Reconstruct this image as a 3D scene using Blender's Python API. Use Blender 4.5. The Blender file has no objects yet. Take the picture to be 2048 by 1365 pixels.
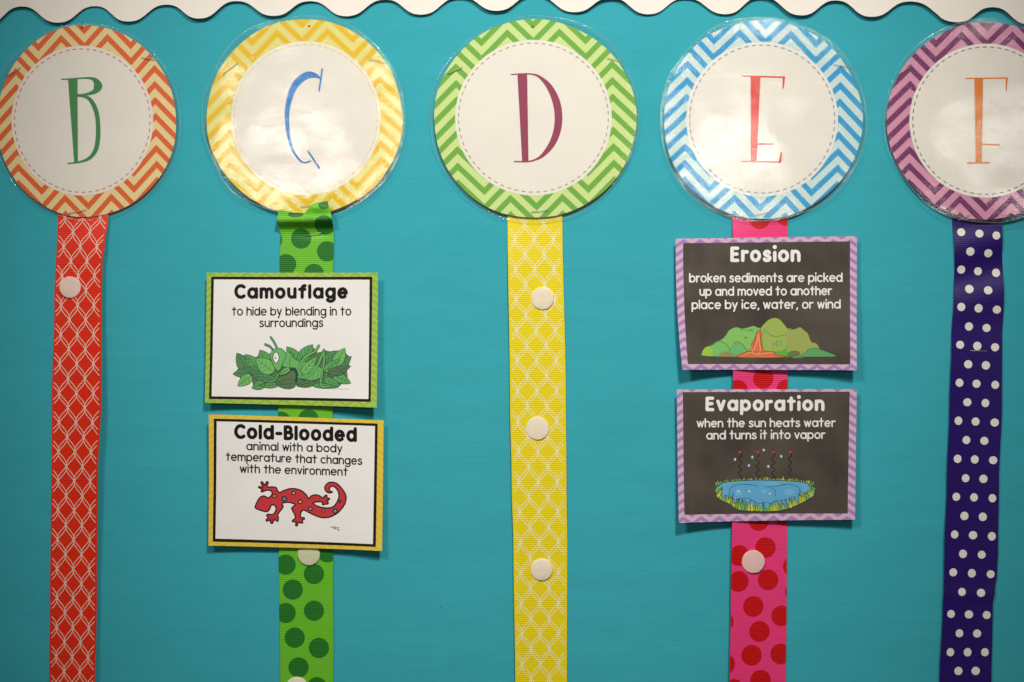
import bpy, bmesh, math, random
from mathutils import Vector, noise
from mathutils.geometry import tessellate_polygon
R = math.radians
S = 0.00035            # metres per picture unit measured on the board (a ribbon is 38 mm wide)
D = 1.0                # camera to board
scn = bpy.context.scene
COL = scn.collection

# ------------------------------------------------------------------ camera, world, lamps
cam_d = bpy.data.cameras.new("camera"); cam = bpy.data.objects.new("camera", cam_d); COL.objects.link(cam)
cam.location = (0, -D, 0); cam.rotation_euler = (R(90), 0, 0)
cam_d.sensor_width = 36; cam_d.lens = 36 * D / (2048 * S); cam_d.clip_start = 0.05; cam_d.clip_end = 50
cam_d.dof.use_dof = True; cam_d.dof.focus_distance = D - 0.004; cam_d.dof.aperture_fstop = 5.6
scn.camera = cam
w = bpy.data.worlds.new("World"); scn.world = w; w.use_nodes = True
w.node_tree.nodes["Background"].inputs[0].default_value = (1.0, 0.93, 0.84, 1)
w.node_tree.nodes["Background"].inputs[1].default_value = 0.065
scn.view_settings.view_transform = 'Standard'; scn.view_settings.look = 'None'
scn.view_settings.exposure = 0.0; scn.view_settings.gamma = 1.0

def lamp(name, kind, loc, target, energy, color, **kw):
    d = bpy.data.lights.new(name, kind); o = bpy.data.objects.new(name, d); COL.objects.link(o)
    o.location = loc
    o.rotation_euler = (Vector(target) - Vector(loc)).to_track_quat('-Z', 'Y').to_euler()
    d.energy = energy; d.color = color
    for k, v in kw.items(): setattr(d, k, v)
    return o
WARM = (1.0, 0.962, 0.885)
lamp("key_lamp", 'SPOT', (0.26, -1.15, 1.05), (0.025, 0, 0.062), 73, WARM, spot_size=R(37.5), spot_blend=1.0, shadow_soft_size=0.11)
lamp("side_lamp", 'SPOT', (-0.62, -1.1, 0.85), (0.02, 0, 0.055), 31, WARM, spot_size=R(42), spot_blend=1.0, shadow_soft_size=0.14)
PANEL_Y, PANEL_Z = -2.4, 0.47
for sx in (-0.53, 0.50, 0.95):
    lamp("ceiling_panel_lamp", 'AREA', (sx, PANEL_Y, PANEL_Z), (sx * 0.25, 0, 0.1), 1.1 if sx < 0.6 else 0.6, WARM, shape='RECTANGLE', size=0.19, size_y=0.10)

# ------------------------------------------------------------------ helpers: colour and nodes
def lin(h, k=1.0):
    h = h.lstrip('#'); o = []
    for i in (0, 2, 4):
        c = int(h[i:i+2], 16) / 255
        o.append((c / 12.92 if c <= 0.04045 else ((c + 0.055) / 1.055) ** 2.4) * k)
    return (*o, 1)

class NT:
    def __init__(s, name):
        s.m = bpy.data.materials.new(name); s.m.use_nodes = True
        s.t = s.m.node_tree; s.n = s.t.nodes; s.n.clear()
        s.out = s.n.new('ShaderNodeOutputMaterial')
    def new(s, typ, **kw):
        n = s.n.new('ShaderNode' + typ)
        for k, v in kw.items(): setattr(n, k, v)
        return n
    def link(s, a, b): s.t.links.new(a, b)
    def setin(s, sock, v):
        if hasattr(v, 'links'): s.link(v, sock)
        else: sock.default_value = v
    def math(s, op, a, b=None, c=None):
        n = s.new('Math', operation=op); s.setin(n.inputs[0], a)
        if b is not None: s.setin(n.inputs[1], b)
        if c is not None: s.setin(n.inputs[2], c)
        return n.outputs[0]
    def mix(s, f, a, b, blend='MIX'):
        n = s.new('Mix', data_type='RGBA', blend_type=blend)
        s.setin(n.inputs[0], f); s.setin(n.inputs[6], a); s.setin(n.inputs[7], b)
        return n.outputs[2]
    def uv(s):
        n = s.new('UVMap', uv_map='px'); return n.outputs[0]
    def sepuv(s):
        n = s.new('SeparateXYZ'); s.link(s.uv(), n.inputs[0]); return n.outputs[0], n.outputs[1]
    def noise(s, scale, detail=3, rough=0.5, stretch=None, vec=None, dist=0.0):
        n = s.new('TexNoise'); v = vec or s.uv()
        if stretch:
            mp = s.new('Mapping'); s.link(v, mp.inputs[0]); mp.inputs['Scale'].default_value = stretch; v = mp.outputs[0]
        s.link(v, n.inputs['Vector']); n.inputs['Scale'].default_value = scale
        n.inputs['Detail'].default_value = detail; n.inputs['Roughness'].default_value = rough
        n.inputs['Distortion'].default_value = dist
        return n.outputs[0]
    def ramp(s, v, stops):
        n = s.new('ValToRGB'); s.link(v, n.inputs[0]); e = n.color_ramp.elements
        e[0].position, e[0].color = stops[0]; e[1].position, e[1].color = stops[1]
        for p, c in stops[2:]:
            x = e.new(p); x.color = c
        return n.outputs[0]
    def bump(s, h, dist, strength=1.0, normal=None):
        n = s.new('Bump'); s.setin(n.inputs['Height'], h); n.inputs['Distance'].default_value = dist
        n.inputs['Strength'].default_value = strength
        if normal: s.link(normal, n.inputs['Normal'])
        return n.outputs[0]
    def bsdf(s, color, rough=0.6, spec=0.3, normal=None, sheen=0.0, metal=0.0):
        b = s.new('BsdfPrincipled'); s.setin(b.inputs['Base Color'], color); s.setin(b.inputs['Roughness'], rough)
        b.inputs['Specular IOR Level'].default_value = spec; b.inputs['Metallic'].default_value = metal
        b.inputs['Sheen Weight'].default_value = sheen
        if normal: s.link(normal, b.inputs['Normal'])
        s.link(b.outputs[0], s.out.inputs[0]); return b

_mc = {}
def ink(hexc, rough=0.55, spec=0.25, var=0.12):
    """printed ink: one colour with a little uneven coverage"""
    k = (hexc, rough)
    if k in _mc: return _mc[k]
    t = NT('ink_' + hexc.strip('#')); c = lin(hexc)
    n = t.noise(0.35, 4, 0.6)
    d = tuple(x * (1 - var) for x in c[:3]) + (1,); l = tuple(min(1, x * (1 + var)) for x in c[:3]) + (1,)
    t.bsdf(t.mix(n, d, l), rough, spec); _mc[k] = t.m; return t.m

def paper(name, hexc, spec=0.25):
    t = NT(name); c = lin(hexc)
    n = t.noise(0.02, 5, 0.6)
    col = t.mix(n, tuple(x * 0.95 for x in c[:3]) + (1,), tuple(min(1, x * 1.04) for x in c[:3]) + (1,))
    b = t.bump(t.noise(0.6, 3), 0.00003)
    t.bsdf(col, 0.6, spec, b); return t.m

def chevron(name, dark, light, cx, cy, h, T, wd, s, yp, rot=0.0, soft=0.0, valley=True):
    """zigzag print; peaks h either side of a centre valley, stripe period T, stripe height wd"""
    t = NT(name)
    mp = t.new('Mapping'); mp.vector_type = 'TEXTURE'
    t.link(t.uv(), mp.inputs[0]); mp.inputs['Location'].default_value = (cx, cy, 0); mp.inputs['Rotation'].default_value = (0, 0, rot)
    sp = t.new('SeparateXYZ'); t.link(mp.outputs[0], sp.inputs[0])
    x = t.math('ADD', sp.outputs[0], h if valley else 0.0)
    tri = t.math('PINGPONG', x, h)
    y = t.math('SUBTRACT', sp.outputs[1], yp)
    y = t.math('SUBTRACT', y, t.math('MULTIPLY', tri, s))
    m = t.math('FLOORED_MODULO', y, T)
    f = t.math('LESS_THAN', m, wd)
    n = t.noise(0.25, 4, 0.6)
    col = t.mix(f, lin(light), lin(dark))
    col = t.mix(t.math('MULTIPLY', n, 0.07), col, (0.0, 0.0, 0.0, 1))
    t.bsdf(col, 0.5, 0.3)
    return t.m

# ------------------------------------------------------------------ helpers: geometry
def P(px, py, d, d0=0.0):
    k = S * (1 - d0 / D)
    return ((px - 1024) * k, -d, -(py - 682.5) * k)

class Surf:
    """a surface given as height above the board over board coordinates"""
    def __init__(s, fn, d0): s.fn, s.d0 = fn, d0
    def p(s, x, y, off=0.0): return P(x, y, s.fn(x, y) + off, s.d0)

def tag(o, label, cat=None, group=None, kind=None):
    if label: o['label'] = label
    if cat: o['category'] = cat
    if group: o['group'] = group
    if kind: o['kind'] = kind
    return o

def mesh_obj(name, verts, faces, mats, mi=None, uvs=None, parent=None, smooth=False, fix=None):
    me = bpy.data.meshes.new(name); me.from_pydata(verts, [], faces)
    for m in (mats if isinstance(mats, (list, tuple)) else [mats]): me.materials.append(m)
    if mi: me.polygons.foreach_set('material_index', mi)
    if uvs:
        l = me.uv_layers.new(name='px')
        vi = [0] * len(me.loops); me.loops.foreach_get('vertex_index', vi)
        flat = []
        for v in vi: flat.extend(uvs[v])
        l.data.foreach_set('uv', flat)
    if smooth: me.polygons.foreach_set('use_smooth', [True] * len(me.polygons))
    me.validate(); me.update()
    o = bpy.data.objects.new(name, me); COL.objects.link(o)
    if parent: o.parent = parent
    return o

def thing(name, label, cat, at, group=None):
    o = bpy.data.objects.new(name, None); COL.objects.link(o); o.empty_display_size = 0.01
    tag(o, label, cat, group)
    o.location = P(at[0], at[1], 0)
    return o

def attach(child, parent):
    """geometry is written in world coordinates: move it into its thing's frame"""
    child.parent = parent
    child.data.transform(__import__('mathutils').Matrix.Translation(-parent.location))
    return child

def grid_sheet(name, pts, surf, mats, parent, off=0.0, thick=0.0003, uvfn=None, edge_mat=None, smooth=True, ring=False):
    """pts[i][j] board coordinates; sheet with real thickness"""
    n, m = len(pts), len(pts[0]); V = []; UV = []; F = []; MI = []
    for o in ((off, off - thick) if thick else (off,)):
        for i in range(n):
            for j in range(m):
                x, y = pts[i][j]; V.append(surf.p(x, y, o)); UV.append(uvfn(i, j, x, y) if uvfn else (x, y))
    def q(a, b, c, d, k=0): F.append((a, b, c, d)); MI.append(k)
    N = n * m
    for i in range(n - 1):
        for j in range(m - 1):
            a, b, c, d = i*m+j, i*m+j+1, (i+1)*m+j+1, (i+1)*m+j
            if ring: q(a, b, c, d)
            else: q(a, d, c, b)
            if thick: q(*((N+a, N+d, N+c, N+b) if ring else (N+a, N+b, N+c, N+d)), 0)
    if thick:
        e = 1 if edge_mat else 0
        def wall(ids, closed=False):
            st = len(V); k = len(ids)
            for q_ in ids: V.append(V[q_]); UV.append(UV[q_])
            for q_ in ids: V.append(V[N+q_]); UV.append(UV[q_])
            for t in range(k-1): q(st+t, st+t+1, st+k+t+1, st+k+t, e)
        if ring: wall([(n-1)*m+j for j in range(m-1, -1, -1)])
        else:
            wall(list(range(m))); wall([(n-1)*m+j for j in range(m-1, -1, -1)])
            wall([i*m for i in range(n-1, -1, -1)]); wall([i*m+m-1 for i in range(n)])
    mm = [mats] + ([edge_mat] if edge_mat else [])
    o = mesh_obj(name, V, F, mm, MI, UV, None, False)
    if smooth:
        top = (n-1)*(m-1)*(2 if thick else 1)
        for k, p in enumerate(o.data.polygons):
            if k < top: p.use_smooth = True
    if ring:
        # weld the seam so that shading runs round without a break
        bm = bmesh.new(); bm.from_mesh(o.data)
        for k0 in ((0, N) if thick else (0,)):
            bm.verts.ensure_lookup_table()
            tm = {bm.verts[k0+i*m+m-1]: bm.verts[k0+i*m] for i in range(n)}
            bmesh.ops.weld_verts(bm, targetmap=tm) if not thick else None
        bm.to_mesh(o.data); bm.free()
    if parent: attach(o, parent)
    return o

def quad_pts(c, n, m, lpow=1.0, bow=None):
    """c = TL,TR,BR,BL; rows run top to bottom"""
    out = []
    for i in range(n + 1):
        v = i / n; vl = v ** lpow
        lx = c[0][0] + (c[3][0]-c[0][0]) * vl; ly = c[0][1] + (c[3][1]-c[0][1]) * v
        rx = c[1][0] + (c[2][0]-c[1][0]) * v; ry = c[1][1] + (c[2][1]-c[1][1]) * v
        row = []
        for j in range(m + 1):
            u = j / m; x = lx + (rx-lx) * u; y = ly + (ry-ly) * u
            if bow: y += bow(u, v)
            row.append((x, y))
        out.append(row)
    return out

class Print:
    """flat print lying on a surface: strokes and filled outlines, each ink a material"""
    def __init__(s, surf, base=0.0001, layer=0.00003, uvfn=None):
        s.surf, s.base, s.layer, s.uvfn = surf, base, layer, uvfn
        s.V, s.F, s.MI, s.UV, s.mats = [], [], [], [], []; s.k = 0
    def mi(s, m):
        if m not in s.mats: s.mats.append(m)
        return s.mats.index(m)
    def add(s, pts, faces, mat, lay, stag=0):
        b = len(s.V); off = s.base + lay * s.layer + stag * 0.000005; k = s.mi(mat)
        for x, y in pts:
            s.V.append(s.surf.p(x, y, off)); s.UV.append((x, y))
        for f in faces:
            # wind towards the viewer
            a = 0
            for i in range(len(f)):
                x0, y0 = pts[f[i]]; x1, y1 = pts[f[(i+1) % len(f)]]; a += x0*y1 - x1*y0
            if abs(a) < 1e-9: continue
            f = tuple(b+i for i in f)
            s.F.append(f if a < 0 else f[::-1]); s.MI.append(k)
    def stroke(s, pts, w, mat, lay=0, closed=False, cap=True, stag=None):
        """w: one width or one per point"""
        q = [pts[0]]; ws = [w if not isinstance(w, (list, tuple)) else w[0]]
        for i in range(1, len(pts)):
            if math.hypot(pts[i][0]-q[-1][0], pts[i][1]-q[-1][1]) > 1e-4:
                q.append(pts[i]); ws.append(w if not isinstance(w, (list, tuple)) else w[i])
        if closed and len(q) > 2 and math.hypot(q[0][0]-q[-1][0], q[0][1]-q[-1][1]) < 1e-3: q.pop(); ws.pop()
        if not closed:
            q2, w2 = [q[0]], [ws[0]]
            for i in range(1, len(q)):
                k = int(math.hypot(q[i][0]-q[i-1][0], q[i][1]-q[i-1][1]) / 8) + 1
                for j in range(1, k+1):
                    t = j/k; q2.append((q[i-1][0]+(q[i][0]-q[i-1][0])*t, q[i-1][1]+(q[i][1]-q[i-1][1])*t)); w2.append(ws[i-1]+(ws[i]-ws[i-1])*t)
            q, ws = q2, w2
        n = len(q)
        if n < 2: return
        if stag is None: s.k = (s.k + 1) % 5; stag = s.k
        L, Rr = [], []
        for i in range(n):
            a = q[i-1] if (i > 0 or closed) else None; b = q[(i+1) % n] if (i < n-1 or closed) else None
            d1 = _u(a, q[i]) if a else None; d2 = _u(q[i], b) if b else None
            if d1 is None: d1 = d2
            if d2 is None: d2 = d1
            tx, ty = d1[0]+d2[0], d1[1]+d2[1]; l = math.hypot(tx, ty) or 1; tx /= l; ty /= l
            c = max(0.5, tx*d1[0] + ty*d1[1]); h = ws[i] / 2 / c
            L.append((q[i][0]-ty*h, q[i][1]+tx*h)); Rr.append((q[i][0]+ty*h, q[i][1]-tx*h))
        V = L + Rr; F = []
        for i in range(n if closed else n-1):
            j = (i+1) % n; F.append((i, j, n+j, n+i))
        if cap and not closed:
            for e, o, sgn in ((0, 1, -1), (n-1, n-2, 1)):
                d = _u(q[o], q[e]); r = ws[e] / 2; a0 = math.atan2(d[1], d[0]); st = len(V); K = 6
                ids = []
                for k in range(K+1):
                    a = a0 - math.pi/2 + math.pi*k/K
                    V.append((q[e][0]+r*math.cos(a), q[e][1]+r*math.sin(a))); ids.append(st+k)
                F.append(tuple(ids))
        s.add(V, F, mat, lay, stag)
    def fill(s, pts, mat, lay=0, maxlen=9, stag=0):
        tr = tessellate_polygon([[Vector((x, y, 0)) for x, y in pts]])
        bm = bmesh.new(); vs = [bm.verts.new((x, y, 0)) for x, y in pts]
        for t in tr:
            try: bm.faces.new([vs[i] for i in t])
            except ValueError: pass
        for _ in range(6):
            es = [e for e in bm.edges if e.calc_length() > maxlen]
            if not es: break
            bmesh.ops.subdivide_edges(bm, edges=es, cuts=1)
            bmesh.ops.triangulate(bm, faces=bm.faces[:])
        bm.verts.index_update()
        s.add([(v.co.x, v.co.y) for v in bm.verts], [tuple(v.index for v in f.verts) for f in bm.faces], mat, lay, stag)
        bm.free()
    def circle(s, x, y, r, mat, lay=0, ry=None, n=24, stag=0):
        s.fill([(x+r*math.cos(2*math.pi*k/n), y+(ry or r)*math.sin(2*math.pi*k/n)) for k in range(n)], mat, lay, 9, stag)
    def build(s, name, parent, label=None):
        o = mesh_obj(name, s.V, s.F, s.mats, s.MI, s.UV)
        if label: o['label'] = label
        return attach(o, parent)

def _u(a, b):
    l = math.hypot(b[0]-a[0], b[1]-a[1]) or 1; return ((b[0]-a[0])/l, (b[1]-a[1])/l)
def Z(ox, oy, s, pts): return [(ox + p[0]/s, oy + p[1]/s) + tuple(q/s for q in p[2:]) for p in pts]
def spline(pts, n=6, closed=False):
    out = []; N = len(pts); rng = range(N if closed else N-1)
    for i in rng:
        p0 = pts[(i-1) % N] if (closed or i > 0) else pts[i]; p1 = pts[i]; p2 = pts[(i+1) % N]
        p3 = pts[(i+2) % N] if (closed or i+2 < N) else p2
        for k in range(n):
            t = k/n
            out.append(tuple(0.5*((2*b)+(-a+c)*t+(2*a-5*b+4*c-d)*t*t+(-a+3*b-3*c+d)*t**3) for a, b, c, d in zip(p0, p1, p2, p3)))
    if not closed: out.append(tuple(pts[-1]))
    return out
def interp(tab, y):
    if y <= tab[0][0]: return tab[0][1]
    for (a, va), (b, vb) in zip(tab, tab[1:]):
        if y <= b:
            t = (y-a)/(b-a); t = t*t*(3-2*t); return va + (vb-va)*t
    return tab[-1][1]

# ------------------------------------------------------------------ stroke lettering
def arc(cx, cy, rx, ry, a0, a1, n=18):
    return [(cx+rx*math.cos(R(a0+(a1-a0)*k/n)), cy+ry*math.sin(R(a0+(a1-a0)*k/n))) for k in range(n+1)]
def glyph(ch, asc, bold=False):
    o = lambda: arc(.47, .5, .47, .5, 0, 360, 26)
    if ch == 'a': return [o(), [(.96, 1.0), (.96, 0)]], .96
    if ch == 'b': return [[(0, asc), (0, 0)], arc(.49, .5, .47, .5, 0, 360, 26)], .96
    if ch == 'c': return [arc(.47, .5, .47, .5, 48, 312)], .84
    if ch == 'd': return [o(), [(.96, asc), (.96, 0)]], .96
    if ch == 'e': return [[(.03, .52), (.93, .52)] + arc(.47, .5, .47, .5, 6, 312, 24)], .94
    if ch == 'f': return [arc(.62, asc-.3, .3, .3, 75, 180, 8) + [(.32, 0)], [(0, .95), (.66, .95)]], .68
    if ch == 'g': return [o(), [(.96, 1.0), (.96, -.12)] + arc(.5, -.12, .46, .36, 0, -150, 12)], .96
    if ch == 'h': return [[(0, asc), (0, 0)], [(0, .5)] + arc(.4, .58, .4, .42, 180, 0, 12) + [(.8, 0)]], .8
    if ch == 'i': return [[(0, .86 if bold else .96), (0, 0)], [(0, asc+(.13 if bold else -.02)), (0.001, asc+(.14 if bold else .01))]], .0
    if ch == 'k': return [[(0, asc), (0, 0)], [(.68, .95), (0, .4)], [(.26, .6), (.74, 0)]], .74
    if ch == 'l': return [[(0, asc), (0, 0)]], .0
    if ch == 'm': return [[(0, 1.0), (0, 0)], [(0, .5)] + arc(.34, .6, .34, .4, 180, 0, 12) + [(.68, 0)], [(.68, .5)] + arc(1.02, .6, .34, .4, 180, 0, 12) + [(1.36, 0)]], 1.36
    if ch == 'n': return [[(0, 1.0), (0, 0)], [(0, .5)] + arc(.4, .58, .4, .42, 180, 0, 12) + [(.8, 0)]], .8
    if ch == 'o': return [o()], .94
    if ch == 'p': return [[(0, 1.0), (0, -.48)], arc(.49, .5, .47, .5, 0, 360, 26)], .96
    if ch == 'r': return [[(0, 1.0), (0, 0)], [(0, .5)] + arc(.42, .55, .42, .42, 180, 72, 9)], .5
    if ch == 's': return [spline([(.62, .86), (.5, .97), (.3, 1.0), (.1, .9), (.08, .7), (.3, .54), (.52, .45), (.68, .27), (.56, .06), (.32, 0), (.1, .04), (.02, .14)], 4)], .68
    if ch == 't': return [[(.32, asc), (.32, 0)], [(0, .98), (.66, .98)]], .66
    if ch == 'u': return [[(0, 1.0)] + arc(.4, .42, .4, .42, 180, 360, 12) + [(.8, .5)], [(.8, 1.0), (.8, 0)]], .8
    if ch == 'v': return [[(0, 1.0), (.38, 0)], [(.76, 1.0), (.38, 0)]], .76
    if ch == 'w': return [[(0, 1.0), (.28, 0)], [(.56, .95), (.28, 0)], [(.56, .95), (.84, 0)], [(1.12, 1.0), (.84, 0)]], 1.12
    if ch == 'y': return [[(0, 1.0), (.4, .03)], [(.78, 1.0), (.2, -.48)]], .78
    if ch == ',': return [[(.1, .02), (.0, -.26)]], .1
    if ch == '-': return [[(0, .55), (.5, .55)]], .5
    if ch == 'C': return [arc(.62, asc/2, .62, asc/2, 50, 310, 24)], 1.02
    if ch == 'E': return [[(0, asc), (0, 0)], [(0, asc), (.68, asc)], [(0, asc*.52), (.6, asc*.52)], [(0, 0), (.7, 0)]], .72
    if ch == 'B': return [[(0, asc), (0, 0)], [(0, asc)] + arc(.36, asc*.76, .36, asc*.24, 90, -90, 10) + [(0, asc*.52)], [(0, asc*.52)] + arc(.42, asc*.26, .42, asc*.26, 90, -90, 10) + [(0, 0)]], .8
    return [], 0
def text(pr, string, x0, x1, y0, y1, xh, sw, mat, lay, asc=1.38, gap=.36, space=.95):
    """outer left/right, baseline at both ends, outer x-height and stroke width in board units"""
    x0 += sw/2; x1 -= sw/2; h = xh - sw
    items = []; x = 0; first = True
    for ch in string:
        if ch == ' ': x += space - gap; continue
        g, wd = glyph(ch, asc, sw/h > .3)
        if not first: x += gap
        items.append((g, x, ch)); x += wd; first = False
    sx = (x1-x0)/x
    for g, gx, ch in items:
        for k, st in enumerate(g):
            pts = []
            for a, b in st:
                X = x0 + (gx+a)*sx; base = y0 + (y1-y0)*(X-x0)/(x1-x0) - sw/2
                pts.append((X, base - b*h))
            closed = math.hypot(st[0][0]-st[-1][0], st[0][1]-st[-1][1]) < 1e-6 and len(st) > 8
            ww = sw*1.18 if (ch == 'i' and k == 1) else sw
            pr.stroke(pts, ww, mat, lay, closed)

# ------------------------------------------------------------------ materials of the board and trims
def mat_board():
    t = NT('teal_cotton_sheeting')
    n1 = t.noise(0.006, 4, 0.6); n2 = t.noise(1.0, 3, 0.7, (0.03, 0.35, 1)); n3 = t.noise(0.9, 2)
    weave = t.noise(1.0, 2, 0.6, (0.5, 0.06, 1))
    c = t.mix(n1, lin('#3aacbc'), lin('#42b6c6'))
    c = t.mix(t.math('MULTIPLY', n2, 0.30), c, lin('#2c9cae'))
    crease = t.noise(0.02, 3, 0.6, (0.25, 1.6, 1), dist=0.5)
    c = t.mix(t.math('MULTIPLY', t.math('SUBTRACT', n3, 0.35), 0.35), c, lin('#56c0ca'))
    # a few specks of lint and old pin holes
    v = t.new('TexVoronoi'); v.inputs['Scale'].default_value = 0.013; t.link(t.uv(), v.inputs['Vector'])
    spot = t.math('LESS_THAN', v.outputs['Distance'], 0.016)
    c = t.mix(t.math('MULTIPLY', spot, 0.7), c, lin('#0d5a68'))
    h = t.math('ADD', t.math('MULTIPLY', n2, 0.5), t.math('ADD', t.math('MULTIPLY', weave, 0.25), t.math('MULTIPLY', n3, 0.2)))
    b = t.bump(h, 0.00025, 0.8)
    big = t.noise(0.012, 2, 0.4, (0.45, 1.0, 1))
    b = t.bump(big, 0.0022, 0.5, b)
    b = t.bump(crease, 0.00045, 0.5, b)
    t.bsdf(c, 0.85, 0.12, b, sheen=0.05); return t.m
M_BOARD = mat_board()
M_WHITE = paper('white_cardstock', '#fbf3ea')
M_CARD = paper('card_paper', '#fdf8f6')
M_DISC = paper('disc_paper', '#fbf5ec')
M_EDGE_SHADE = ink('#5a5148')  # dark colour stands in for the shadow line along card and trim edges

def mat_laminate(seed, amp=1.0):
    t = NT('laminate_film')
    mp = t.new('Mapping'); t.link(t.uv(), mp.inputs[0]); mp.inputs['Location'].default_value = (seed*371, seed*113, 0)
    v = mp.outputs[0]
    big = t.noise(0.011, 2, 0.45, (0.8, 1.25, 1), v)
    mid = t.noise(0.23, 3, 0.65, (0.5, 1.5, 1), v, dist=1.0)
    fine = t.noise(0.02, 2, 0.5, None, v)
    b = t.bump(big, 0.00040 * amp, 1.0)
    b = t.bump(t.math('MULTIPLY', mid, t.math('MULTIPLY_ADD', fine, 1.2, 0.3)), 0.000030, 1.0, b)
    gl = t.new('BsdfGlossy'); gl.inputs['Roughness'].default_value = 0.035; t.link(b, gl.inputs['Normal'])
    tr = t.new('BsdfTransparent'); tr.inputs[0].default_value = (0.985, 0.985, 0.98, 1)
    df = t.new('BsdfDiffuse'); df.inputs[0].default_value = (0.75, 0.74, 0.72, 1)
    m1 = t.new('MixShader'); m1.inputs[0].default_value = 0.028; t.link(tr.outputs[0], m1.inputs[1]); t.link(df.outputs[0], m1.inputs[2])
    lw = t.new('LayerWeight'); lw.inputs[0].default_value = 0.5        # same reflectance from either side of the thin film
    fr = t.math('MULTIPLY_ADD', t.math('POWER', lw.outputs['Facing'], 5.0), 0.955, 0.045)
    m2 = t.new('MixShader'); t.link(fr, m2.inputs[0]); t.link(m1.outputs[0], m2.inputs[1]); t.link(gl.outputs[0], m2.inputs[2])
    t.link(m2.outputs[0], t.out.inputs[0]); return t.m
def mat_lip():
    t = NT('laminate_edge')
    gl = t.new('BsdfGlossy'); gl.inputs['Roughness'].default_value = 0.12
    tr = t.new('BsdfTransparent'); tr.inputs[0].default_value = (0.97, 0.98, 0.98, 1)
    lw = t.new('LayerWeight'); lw.inputs[0].default_value = 0.5
    fr = t.math('MULTIPLY_ADD', t.math('POWER', lw.outputs['Facing'], 4.0), 0.8, 0.12)
    m2 = t.new('MixShader'); t.link(fr, m2.inputs[0]); t.link(tr.outputs[0], m2.inputs[1]); t.link(gl.outputs[0], m2.inputs[2])
    df = t.new('BsdfDiffuse'); df.inputs[0].default_value = (0.9, 0.9, 0.88, 1)
    m3 = t.new('MixShader'); m3.inputs[0].default_value = 0.12; t.link(m2.outputs[0], m3.inputs[1]); t.link(df.outputs[0], m3.inputs[2])
    t.link(m3.outputs[0], t.out.inputs[0]); return t.m
M_LIP = mat_lip()

def mat_ribbon(name, base, rib=4.15, depth=0.30, rough=0.42, spec=0.4):
    t = NT(name); u, v = t.sepuv()
    wv = t.math('SINE', t.math('MULTIPLY', v, 2*math.pi/rib))
    h = t.math('MULTIPLY_ADD', wv, 0.5, 0.5)
    n = t.noise(0.25, 3)
    c = lin(base); dk = tuple(x*(1-depth) for x in c[:3]) + (1,)
    col = t.mix(h, dk, c)
    col = t.mix(t.math('MULTIPLY', n, 0.10), col, (0, 0, 0, 1))
    b = t.bump(h, 0.00009, 0.8)
    t.bsdf(col, rough, spec, b); return t.m

# ------------------------------------------------------------------ the board
def board():
    surf = Surf(lambda x, y: 0.0, 0.0)
    X0, X1, Y0, Y1 = -260, 2310, -330, 1700
    pts = [[(X0+(X1-X0)*j/40, Y0+(Y1-Y0)*i/32) for j in range(41)] for i in range(33)]
    o = grid_sheet('board_backing', pts, Surf(lambda x, y: 0.0002*noise.noise((x*.006, y*.012, 0)), 0), M_BOARD, None, 0, 0.012)
    tag(o, 'teal fabric covering of the notice board behind everything', None, None, 'structure')
board()

# ------------------------------------------------------------------ scalloped border
SC = [(-177, 13), (-103, 47), (-30, 15), (-30, 15)]
LOBES = [(-28, 50), (116, 46.5), (256, 44), (399, 38.5), (548, 33), (693, 33), (841, 30), (993, 23), (1150, 25), (1296, 29), (1451, 29), (1602, 32), (1742, 35), (1915, 45), (2058, 49), (2200, 52)]
CREST = [(-100, 17), (44, 14), (190, 12.5), (334, 10), (473, 3), (621, 3), (771, 0), (921, -5), (1069, -9), (1222, -3), (1371, -3), (1522, -5), (1671, 2), (1819, 4), (1985, 15), (2130, 18)]
KEYS = sorted(LOBES + CREST)
def scallop(x):
    if x <= KEYS[0][0]: return KEYS[0][1]
    for (a, ya), (b, yb) in zip(KEYS, KEYS[1:]):
        if x <= b:
            t = (x-a)/(b-a); t -= 0.045*math.sin(2*math.pi*t); c = 0.5-0.5*math.cos(math.pi*t)
            # lobes a little broader than the notches
            return ya + (yb-ya)*c
    return KEYS[-1][1]
def trim(xa, xb, base, label, round_left=False, seed=0):
    fn = lambda x, y: base + 0.0024*noise.noise((x*.008+seed, 3.1, 0)) + 0.0014*max(0, (y+60)/110)*(0.6+noise.noise((x*.012+seed*3, 7.7, 0)))
    surf = Surf(fn, base)
    at = ((xa+xb)/2, -60); root = thing('border_trim', label, 'border trim', at, 'scalloped white border strips')
    n = 14; m = int((xb-xa)/4); pts = []
    for i in range(n+1):
        row = []
        for j in range(m+1):
            x = xa+(xb-xa)*j/m; yb = scallop(x)
            if round_left:
                dx = x-xa
                if dx < 12: yb = min(yb, scallop(xa+12)-12+math.sqrt(max(0, 144-(12-dx)**2)))
            if xa > -300 and not round_left and x > xb-14 : yb = yb - 0.02*(x-xb+14)**2
            row.append((x, -150 + (yb+150)*(i/n)))
        pts.append(row)
    grid_sheet('scalloped_strip', pts, surf, M_WHITE, root, 0, 0.00045, None, M_EDGE_SHADE)
trim(-60, 1893, 0.0020, 'long scalloped white paper border strip running along the top to the left of the seam')
trim(1876.5, 2230, 0.0032, 'short scalloped white paper border strip in the top right corner overlapping the seam', True, 5)

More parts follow.
